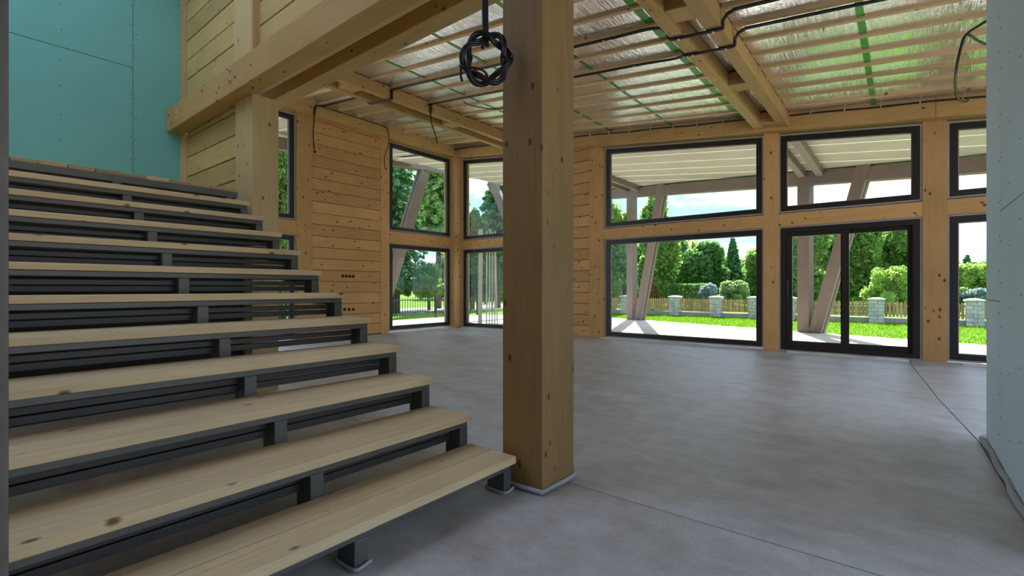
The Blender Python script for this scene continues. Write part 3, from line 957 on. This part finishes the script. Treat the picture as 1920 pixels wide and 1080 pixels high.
porch_brace('slanted weathered porch brace seen through the sliding door', (-1.49, LINE(-1.49), -0.02), (-0.57, LINE(-0.57), 3.62), ax)
porch_brace('slanted weathered porch brace seen through the wide middle window', (-6.48, LINE(-6.48), -0.02), (-5.58, LINE(-5.58), 4.16), ax)
ob = hexa('porch_beam', [(-9.0, LINE(-9.0) - 0.11, ZB(-9.0)), (3.3, LINE(3.3) - 0.11, ZB(3.3)), (3.3, LINE(3.3) + 0.11, ZB(3.3)), (-9.0, LINE(-9.0) + 0.11, ZB(-9.0)),
                         (-9.0, LINE(-9.0) - 0.11, ZB(-9.0) + 0.29), (3.3, LINE(3.3) - 0.11, ZB(3.3) + 0.29), (3.3, LINE(3.3) + 0.11, ZB(3.3) + 0.29), (-9.0, LINE(-9.0) + 0.11, ZB(-9.0) + 0.29)], 'outX', None, 0.006)
tag(ob, 'long weathered porch beam over the terrace beyond the window wall', 'beam')
for pair, nm in ((PL, 'wide middle window'), (PR, 'window above the sliding door')):
    for i, (x0, x1) in enumerate(pair):
        o = slope_beam('porch_rafter', x0, x1, YW + 0.28, LINE((x0 + x1) / 2) + 0.1, 3.355, 3.52, 'outY', None, 0.005)
        tag(o, '%s of two porch beams running outward, seen through the %s' % (('left', 'right')[i], nm), 'beam', 'porch beams running outward')
# soffit boards, each with a white strip painting in its lit step edge
sf = empty('porch_roof', (-3, 11, 3.6), 'cream stepped porch roof boards over the terrace', 'roof')
y = YW + 0.28
k = 0
while y < 16.2:
    y1 = y + 0.765
    xm = min(3.6, (12.95 - y) / 0.331)
    x0 = -11.5
    if xm > x0 + 0.2:
        x1a = min(3.6, (12.95 - y) / 0.331); x1b = min(3.6, (12.95 - y1) / 0.331)
        for (ya, yb, za, zb, xa, xb, nm, mt) in ((y, y1, 3.515, 3.515, x1a, x1b, 'soffit_board', 'soffit'), (y - 0.028, y + 0.022, 3.507, 3.507, x1a, x1a, 'lit_edge_strip', 'whitewood')):
            hexa(nm, [(x0, ya, za - K * x0), (xa, ya, za - K * xa), (xb, yb, zb - K * xb), (x0, yb, zb - K * x0),
                      (x0, ya, za + 0.03 - K * x0), (xa, ya, za + 0.03 - K * xa), (xb, yb, zb + 0.03 - K * xb), (x0, yb, zb + 0.03 - K * x0)], mt, sf)
    y = y1
# porch on the left side of the house
lf = empty('porch_roof', (-11, 7, 4.7), 'pale stepped porch roof boards beyond the left corner window', 'roof')
y = 1.5
while y < 9.4:
    y1 = y + 0.60
    for (ya, yb, dz, nm, mt) in ((y, y1, 0.0, 'soffit_board', 'soffit'), (y - 0.02, y + 0.02, -0.006, 'lit_edge_strip', 'whitewood')):  # white strip paints in the light on each step edge
        z0 = 4.60 + dz
        hexa(nm, [(-13.0, ya, z0 + 0.42), (-9.08, ya, z0), (-9.08, yb, z0), (-13.0, yb, z0 + 0.42),
                  (-13.0, ya, z0 + 0.46), (-9.08, ya, z0 + 0.04), (-9.08, yb, z0 + 0.04), (-13.0, yb, z0 + 0.46)], mt, lf)
    y = y1
o = hexa('porch_beam', bar((-12.2, 3.0, 4.42), (-12.2, 14.6, 5.32), 0.22, 0.30, (1, 0, 0)), 'outY', None, 0.006)
tag(o, 'weathered porch beam beyond the left corner window', 'beam')
porch_brace('slanted weathered brace seen through the left corner window', (-12.2, 8.72, -0.02), (-12.2, 10.5, 4.78), (0, 1, 0), 0.36)
porch_brace('slanted weathered brace seen just left of the column', (-10.3, 15.0, -0.02), (-12.2, 13.9, 5.1), (1, 0.3, 0), 0.3)

# white boards standing outside the corner
spots = [(900, 0.11, 2.55), (912, 0.035, 2.5), (917.5, 0.035, 2.55), (922.5, 0.035, 2.48), (927.5, 0.035, 2.5), (932.5, 0.03, 2.45)]
for i, (u, w, hgt) in enumerate(spots):
    D = 12.7
    a = (u - 960) / 904.5
    x = D * (-math.sin(R(YAW)) + math.cos(R(YAW)) * a)
    yy = D * (math.cos(R(YAW)) + math.sin(R(YAW)) * a)
    o = mesh('standing_board', bar((x, yy, -0.022), (x + (0.0 if i < 5 else -0.10), yy + 0.02, hgt), w, 0.03, rgt), BF, 'whitewood')
    tag(o, ['wide white board standing upright outside beside the column', 'thin white batten next to the wide white standing board', 'thin white batten, second from the wide standing board',
            'thin white batten, third from the wide standing board', 'thin white batten, fourth from the wide standing board', 'thin leaning white batten closest to the column'][i], 'board', 'white boards standing outside the corner')

# ---- garden fence with stone pillars -------------------------------
YF = 19.2
fe = empty('picket_fence', (-3, YF, -0.1), 'low wooden picket fence with pale stone pillars beyond the lawn', 'fence')
px_ = [-11.3, -9.16, -7.06, -5.48, -4.13, -3.05, -0.61, 1.65, 3.8, 6.0]
blk0 = None
for i, x in enumerate(px_):
    core = box('pillar', x - 0.17, x + 0.17, YF - 0.17, YF + 0.17, -0.11, 0.62, 'mortar', fe)
    for r_ in range(6):
        z0 = -0.11 + r_ * 0.121
        cut = (0.0, 0.62, 1.0) if r_ % 2 else (0.0, 0.40, 1.0)
        for c0, c1 in zip(cut, cut[1:]):
            xa, xb = x - 0.19 + 0.38 * c0, x - 0.19 + 0.38 * c1
            jj = rng.uniform(0, 0.012)
            box('stone_block', xa + 0.004, xb - 0.004, YF - 0.195 - jj, YF - 0.15, z0 + 0.004, z0 + 0.117, 'stone', core, 0.006)
            if c0 == 0.0:
                box('stone_block', x - 0.197, x - 0.16, YF - 0.15, YF + 0.19, z0 + 0.004, z0 + 0.117, 'stone', core, 0.004)
            else:
                box('stone_block', x + 0.16, x + 0.197, YF - 0.15, YF + 0.19, z0 + 0.004, z0 + 0.117, 'stone', core, 0.004)
    cv = bv(x - 0.225, x + 0.225, YF - 0.225, YF + 0.225, 0.62, 0.66)
    mesh('pillar_cap', cv + [(x - 0.08, YF - 0.08, 0.70), (x + 0.08, YF - 0.08, 0.70), (x + 0.08, YF + 0.08, 0.70), (x - 0.08, YF + 0.08, 0.70)],
         [(0, 3, 2, 1), (0, 1, 5, 4), (1, 2, 6, 5), (2, 3, 7, 6), (3, 0, 4, 7), (4, 5, 9, 8), (5, 6, 10, 9), (6, 7, 11, 10), (7, 4, 8, 11), (8, 9, 10, 11)], 'stonecap', core)
pk0 = None
for a, b in zip(px_, px_[1:]):
    x0, x1 = a + 0.2, b - 0.2
    box('fence_plinth', x0, x1, YF - 0.09, YF + 0.09, -0.11, 0.06, 'mortar', fe)
    for zr in (0.17, 0.44):
        box('fence_rail', x0, x1, YF + 0.01, YF + 0.05, zr, zr + 0.06, 'picket', fe)
    n = max(2, int((x1 - x0) / 0.092))
    for i in range(n):
        x = x0 + (i + 0.5) * (x1 - x0) / n
        if pk0 is None:
            pk0 = mesh('picket', bv(x - 0.034, x + 0.034, YF - 0.012, YF + 0.010, 0.10, 0.55) + [(x - 0.018, YF - 0.012, 0.575), (x + 0.018, YF - 0.012, 0.575), (x + 0.018, YF + 0.01, 0.575), (x - 0.018, YF + 0.01, 0.575)],
                       [(0, 3, 2, 1), (0, 1, 5, 4), (1, 2, 6, 5), (2, 3, 7, 6), (3, 0, 4, 7), (4, 5, 9, 8), (5, 6, 10, 9), (6, 7, 11, 10), (7, 4, 8, 11), (8, 9, 10, 11)], 'picket', fe)
        else:
            clone(pk0, fe, (x, YF - 0.001, 0.10 + rng.uniform(-0.012, 0.012)))

# ---- black metal fence on the left ---------------------------------
XF = -13.6
mf = empty('metal_fence', (XF, 11, -0.1), 'black metal railing fence beyond the left terrace', 'fence')
b0 = None
y = 5.0
while y < 19.0:
    if b0 is None:
        b0 = box('bar', XF - 0.008, XF + 0.008, y - 0.008, y + 0.008, -0.05, 0.66, 'iron', mf)
    else:
        clone(b0, mf, (XF, y, -0.05))
    y += 0.115
for zr in (0.03, 0.56):
    box('rail', XF - 0.015, XF + 0.015, 5.0, 19.0, zr, zr + 0.03, 'iron', mf)
for y in (5.3, 7.6, 9.95, 12.3, 14.6, 16.9):
    box('fence_post', XF - 0.04, XF + 0.04, y - 0.04, y + 0.04, -0.1, 0.72, 'iron', mf)
gp = box('garden_path', -21, -17.5, 2, 26, -0.12, -0.098, 'path')
tag(gp, kind='structure')

# ---- grass blades near the terrace ---------------------------------
gv, gf = [], []
for i in range(26000):
    x = rng.uniform(-12.0, 3.5)
    yy = rng.uniform(OE(x) + 0.02, YF - 0.1)
    hgt = rng.uniform(0.03, 0.07)
    an = rng.uniform(0, 6.28)
    dx, dy = math.cos(an) * 0.012, math.sin(an) * 0.012
    lx, ly = rng.uniform(-0.03, 0.03), rng.uniform(-0.03, 0.03)
    k = len(gv)
    gv += [(x - dx, yy - dy, -0.112), (x + dx, yy + dy, -0.112), (x + lx, yy + ly, -0.11 + hgt)]
    gf.append((k, k + 1, k + 2))
go = mesh('grass', gv, gf, 'blade')
tag(go, 'bright green mown grass between terrace and picket fence', 'grass', kind='stuff')

# ---- trees ----------------------------------------------------------
def at(u, D):
    a = (u - 960) / 904.5
    return D * (-math.sin(R(YAW)) + math.cos(R(YAW)) * a), D * (math.cos(R(YAW)) + math.sin(R(YAW)) * a)
def zat(v, D):
    return 1.0 + (540 - v) / 904.5 * D
def leaf_quad(V, F, p, s, rnd, ln=1.0, axis=None):
    if axis is None:
        a = Vector((rnd.gauss(0, 1), rnd.gauss(0, 1), rnd.gauss(0, 1))).normalized()
    else:
        a = (axis + Vector((rnd.gauss(0, 0.25), rnd.gauss(0, 0.25), rnd.gauss(0, 0.25)))).normalized()
    b = a.cross(Vector((rnd.gauss(0, 1), rnd.gauss(0, 1), rnd.gauss(0, 1))))
    if b.length < 1e-3:
        b = a.orthogonal()
    b.normalize()
    k = len(V)
    A = a * s * ln
    B = b * s * 0.55
    V += [p - A, p + B * 0.9 - A * 0.1, p + A, p - B * 0.9 - A * 0.1]
    F.append((k, k + 1, k + 2, k + 3))
def core_blob(V, F, c, r, hh, rnd, ls):
    # dense inner leaves of a clump: many small overlapping facets
    rows, cols = 6, 9
    for i in range(rows):
        for j in range(cols):
            t0, t1 = math.pi * i / rows, math.pi * (i + 1) / rows
            a0, a1 = 2 * math.pi * j / cols, 2 * math.pi * (j + 1) / cols
            q = rnd.uniform(0.75, 1.05)
            k = len(V)
            for (t, a) in ((t0, a0), (t1, a0), (t1, a1), (t0, a1)):
                V.append(c + Vector((math.sin(t) * math.cos(a) * r * q, math.sin(t) * math.sin(a) * r * q, math.cos(t) * hh * q)))
            F.append((k, k + 1, k + 2, k + 3))
tree_seed = [100]
def trunk_paths(x, y, h, r, lean=0.0, nb=7, rad=1.0, z0=-0.12, rnd=random):
    V, F = tube_geo([(x, y, z0), (x + lean * 0.3, y, h * 0.35), (x + lean * 0.7, y + 0.05, h * 0.7), (x + lean, y, h * 0.93)], [r, r * 0.8, r * 0.5, r * 0.15], 8)
    for i in range(nb):
        t = rnd.uniform(0.3, 0.85)
        a = rnd.uniform(0, 6.28)
        p = Vector((x + lean * t, y, h * t))
        q = p + Vector((math.cos(a) * rad * 0.7, math.sin(a) * rad * 0.7, h * 0.12))
        vs, fs = tube_geo([p, (p + q) / 2 + Vector((0, 0, 0.05)), q], [r * 0.4, r * 0.25, r * 0.08], 5)
        k = len(V); V += vs; F += [tuple(i_ + k for i_ in f) for f in fs]
    return V, F
def broad(name, label, u, D, top_v, half_px, mat, n, ls, base_v=545, blobs=14, group=None, squash=1.0, trunk=True):
    tree_seed[0] += 1
    if not trunk:
        blobs = 24
    rnd = random.Random(tree_seed[0])
    x, y = at(u, D)
    ztop, zbase = zat(top_v, D), max(0.0, zat(base_v, D))
    rad = half_px / 904.5 * D
    e = empty(name, (x, y, -0.11), label, 'tree' if trunk else 'bush', group)
    V, F = [], []
    H = ztop - zbase
    cen = []
    for i in range(blobs):
        while True:
            q = Vector((rnd.uniform(-1, 1), rnd.uniform(-1, 1), rnd.uniform(-1, 1)))
            if q.x * q.x + q.y * q.y < 1: break
        br = rnd.uniform(0.30, 0.50) if trunk else rnd.uniform(0.20, 0.38)
        q = q * (1 - br * 0.75)
        if not trunk: q.z = q.z * 0.8
        taper = 1.0 - 0.55 * max(0, q.z) ** 1.5
        cen.append((Vector((x + q.x * rad * taper, y + q.y * rad * taper, zbase + H / 2 + q.z * H / 2)), br * rad * rnd.uniform(0.8, 1.1), br * H / 2 * rnd.uniform(0.8, 1.1)))
    for c, br, bh in cen:
        core_blob(V, F, c, br * 0.80, bh * 0.80, rnd, ls)
    for i in range(n):
        c, br, bh = cen[rnd.randrange(blobs)]
        d = Vector((rnd.gauss(0, 1), rnd.gauss(0, 1), rnd.gauss(0, 1))).normalized()
        rr = rnd.uniform(0.55, 1.0) ** 0.5 * rnd.uniform(0.85, 1.12)
        p = c + Vector((d.x * br * rr, d.y * br * rr, d.z * bh * rr))
        leaf_quad(V, F, p, ls * rnd.uniform(0.6, 1.25), rnd)
    mesh('foliage', V, F, mat, e)
    if trunk:
        tv, tf = trunk_paths(x, y, ztop * 0.92, 0.04 + ztop * 0.018, rnd.uniform(-0.2, 0.2), 8, rad, -0.12, rnd)
        mesh('trunk', tv, tf, 'bark', e, 0, True)
    else:
        V2, F2 = [], []
        for i in range(5):
            a = rnd.uniform(0, 6.28)
            vs, fs = tube_geo([(x + 0.05 * math.cos(a), y + 0.05 * math.sin(a), -0.12), (x + rad * 0.5 * math.cos(a), y + rad * 0.5 * math.sin(a), zbase + H * 0.7)], [0.03, 0.01], 5)
            k = len(V2); V2 += vs; F2 += [tuple(i_ + k for i_ in f) for f in fs]
        mesh('stem', V2, F2, 'bark', e, 0, True)
    return e
def conifer(name, label, u, D, top_v, half_px, mat, n, ls, base_v=560, droop=0.35, group=None):
    tree_seed[0] += 1
    rnd = random.Random(tree_seed[0])
    x, y = at(u, D)
    ztop, zbase = zat(top_v, D), max(0.15, zat(base_v, D))
    rad = half_px / 904.5 * D
    e = empty(name, (x, y, -0.11), label, 'tree', group)
    V, F = [], []
    nb = max(30, int(n / 55))
    BV, BFc = tube_geo([(x, y, -0.12), (x, y, ztop * 0.5), (x, y, ztop)], [0.05 + ztop * 0.012, 0.03 + ztop * 0.008, 0.01], 8)
    for i in range(nb):
        t = (i + rnd.random()) / nb
        zz = zbase + (ztop - zbase) * t
        L = rad * (1.0 - t) ** 0.8 * rnd.uniform(0.75, 1.1) + 0.08
        a = i * 2.399 + rnd.uniform(-0.3, 0.3)
        dv = Vector((math.cos(a), math.sin(a), 0))
        p0 = Vector((x, y, zz))
        pm = p0 + dv * L * 0.5 - Vector((0, 0, droop * L * 0.15))
        p1 = p0 + dv * L - Vector((0, 0, droop * L * 0.6))
        if i % 2 == 0:
            vs, fs = tube_geo([p0, pm, p1], [0.025, 0.015, 0.005], 4)
            k = len(BV); BV += vs; BFc += [tuple(i_ + k for i_ in f) for f in fs]
        m = int(n / nb * (0.4 + 1.2 * (1 - t)))
        side = dv.cross(Vector((0, 0, 1)))
        for j in range(m):
            s = rnd.random() ** 0.7
            q = p0.lerp(pm, s * 2) if s < 0.5 else pm.lerp(p1, s * 2 - 1)
            sp = rnd.gauss(0, 0.16) * L * (1.1 - s)
            q = q + side * sp + Vector((0, 0, -abs(rnd.gauss(0, 0.10)) - abs(sp) * 0.25))
            leaf_quad(V, F, q, ls * rnd.uniform(0.6, 1.2), rnd, 1.0, (dv * 0.6 + side * (0.7 if sp > 0 else -0.7) - Vector((0, 0, 0.5))).normalized())
    mesh('foliage', V, F, mat, e)
    mesh('trunk', BV, BFc, 'bark', e, 0, True)
    return e
GT = 'trees beyond the picket fence'
broad('leafy_tree', 'leafy tree at the left edge of the wide middle window', 1150, 24.5, 388, 46, 'leaf_mid', 11200, 0.150, 575, group=GT)
broad('slender_tree', 'tall slender tree rising behind the slanted brace of the middle window', 1232, 27, 340, 40, 'leaf_mid', 11200, 0.150, 575, 18, GT)
broad('leafy_tree', 'broad dark tree in the middle of the wide middle window', 1295, 30, 432, 62, 'leaf_dark', 14400, 0.188, 575, 18, GT)
broad('leafy_tree', 'pale green tree left of the pointed conifer', 1345, 34, 462, 30, 'leaf_pale', 6400, 0.213, 575, group=GT)
conifer('pointed_conifer', 'narrow pointed conifer in the wide middle window', 1374, 31, 446, 24, 'needle', 5000, 0.13, 548, 0.2, GT)
broad('leafy_tree', 'rounded tree at the right edge of the wide middle window', 1418, 35, 460, 36, 'leaf_mid', 8000, 0.213, 575, group=GT)
broad('flowering_bush', 'pale spreading bush behind the picket fence right of the hedge', 1376, 24, 522, 36, 'leaf_pale', 4500, 0.075, 582, group='bushes behind the picket fence', trunk=False)
broad('round_bush', 'grey-green bush between dark hedge and pale bush', 1325, 23.5, 530, 22, 'leaf_blue', 2500, 0.07, 582, group='bushes behind the picket fence', trunk=False)
broad('red_bush', 'reddish bush beside the porch post in the middle window', 1222, 22.5, 526, 16, 'leaf_red', 2500, 0.065, 582, group='bushes behind the picket fence', trunk=False)
broad('leafy_tree', 'leafy tree behind the upright post in the sliding door', 1497, 26, 412, 52, 'leaf_mid', 12000, 0.163, 575, 16, GT)
broad('leafy_tree', 'large leafy tree filling the middle of the sliding door', 1585, 29, 404, 78, 'leaf_mid', 16000, 0.188, 575, 20, GT)
broad('leafy_tree', 'leafy tree at the right side of the sliding door', 1690, 29, 408, 66, 'leaf_mid', 12800, 0.188, 575, 18, GT)
broad('maple_bush', 'bright yellow-green maple bush in the right door pane', 1668, 22.5, 490, 42, 'leaf_lime', 4000, 0.085, 582, 12, 'bushes behind the picket fence', trunk=False)
broad('leafy_tree', 'yellow-green tree in the narrow window by the partition', 1822, 27, 496, 50, 'leaf_lime', 8800, 0.150, 575, group=GT)
conifer('distant_conifer', 'dark treetop above the yellow-green tree by the partition', 1813, 36, 478, 14, 'needle', 1500, 0.15, 530, 0.2, GT)
broad('pale_bush', 'pale bush behind the fence in the narrow window by the partition', 1838, 23, 534, 34, 'leaf_blue', 2600, 0.07, 582, group='bushes behind the picket fence', trunk=False)
broad('pale_bush', 'low cream-green bush beside the fence in the narrow window', 1795, 24, 536, 22, 'leaf_pale', 2200, 0.07, 582, group='bushes behind the picket fence', trunk=False)
broad('leafy_tree', 'green tree beyond the fence behind the right partition', 1930, 28, 470, 60, 'leaf_mid', 6000, 0.17, 575, 16, GT)
broad('leafy_tree', 'pale tree beyond the fence farthest right behind the partition', 2080, 30, 460, 70, 'leaf_pale', 6000, 0.19, 575, 16, GT)
# clipped hedge block
hx, hy = at(1290, 25)
he = empty('clipped_hedge', (hx, hy, -0.11), 'dark clipped hedge block behind the picket fence', 'hedge')
V, F = [], []
rnd = random.Random(5)
for i in range(6000):
    f_ = rnd.randrange(5)
    p = [rnd.uniform(-0.85, 0.85), rnd.uniform(-0.5, 0.5), rnd.uniform(0, 1.28)]
    if f_ == 0: p[2] = 1.28
    elif f_ < 3: p[1] = -0.5
    elif f_ == 3: p[0] = 0.85
    else: p[0] = -0.85
    leaf_quad(V, F, Vector((hx + p[0], hy + p[1], p[2] - 0.1)) + Vector((rnd.gauss(0, .03), rnd.gauss(0, .03), rnd.gauss(0, .02))), 0.05, rnd)
mesh('foliage', V, F, 'leaf_dark', he)
V, F = [], []
for i in range(6):
    vs, fs = tube_geo([(hx - 0.7 + 0.28 * i, hy, -0.12), (hx - 0.7 + 0.28 * i, hy, 0.9)], 0.03, 5)
    k = len(V); V += vs; F += [tuple(i_ + k for i_ in f) for f in fs]
mesh('stem', V, F, 'bark', he)
# left side garden
GS = 'trees beyond the metal fence'
conifer('spruce_tree', 'tall dark spruce at the left of the corner window', 742, 21, 60, 62, 'needle', 14000, 0.13, 520, 0.5, GS)
conifer('spruce_tree', 'lighter drooping spruce at the right of the corner window', 822, 26, 235, 72, 'needle_l', 12000, 0.16, 428, 0.55, GS)
conifer('spruce_tree', 'open spruce against the sky left of the column', 934, 27, 300, 58, 'needle', 7000, 0.15, 470, 0.35, GS)
broad('round_topiary', 'round clipped tree behind the metal fence in the corner window', 805, 24, 494, 36, 'leaf_mid', 7000, 0.06, 560, 30, 'bushes beyond the metal fence', trunk=True)
broad('leafy_tree', 'dark leafy tree low in the window left of the column', 885, 25, 395, 40, 'leaf_dark', 9600, 0.138, 575, 16, GS)
broad('leafy_tree', 'tree just outside the narrow window by the stair post', 528, 15.5, 225, 48, 'leaf_mid', 12800, 0.106, 575, 18, GS)
broad('dark_bush', 'dark bush behind the metal fence under the tall spruce', 745, 23, 505, 34, 'leaf_dark', 3500, 0.07, 570, 12, 'bushes beyond the metal fence', trunk=False)
# distant row
far0 = None
far_label = {705: 'distant tree at the left edge of the corner window', 860: 'distant tree behind the corner post', 930: 'distant tree beside the left edge of the column',
             1180: 'distant tree behind the porch post of the middle window', 1270: 'distant tree behind the dark broad tree of the middle window',
             1330: 'distant tree left of the pointed conifer', 1400: 'distant tree right of the pointed conifer',
             1530: 'distant tree between post and brace in the sliding door', 1620: 'distant tree behind the brace in the sliding door', 1700: 'distant tree at the right edge of the sliding door',
             1780: 'distant tree behind the post beside the narrow window', 1850: 'distant tree at the edge of the right partition'}
for i, (u, D, s) in enumerate([(560, 44, 1.0), (650, 46, 1.1), (705, 44, 0.9), (860, 48, 1.0), (930, 46, 1.1), (1010, 46, 1.2), (1090, 44, 1.1), (1180, 46, 1.2), (1270, 46, 1.1), (1330, 50, 0.9), (1400, 48, 0.8), (1450, 46, 1.0), (1530, 46, 1.2), (1620, 48, 1.25), (1700, 46, 1.15), (1780, 50, 0.75), (1850, 48, 0.75), (1930, 48, 0.8)]):
    x, y = at(u, D)
    if far0 is None:
        far0 = broad('distant_tree', far_label.get(u, 'distant tree hidden behind the house walls'), u, D, 462, 66, 'leaf_mid', 6500, 0.36, 565, 22, 'distant trees on the horizon')
        ch = list(far0.children)
    else:
        e = clone(far0, None, (x, y, -0.11))
        e.scale = (s, s, s)
        e['label'] = far_label.get(u, 'distant tree hidden behind the house walls')
        for c in ch:
            c2 = c.copy()
            c2.parent = e
            c2.location = c.location
            COL.objects.link(c2)
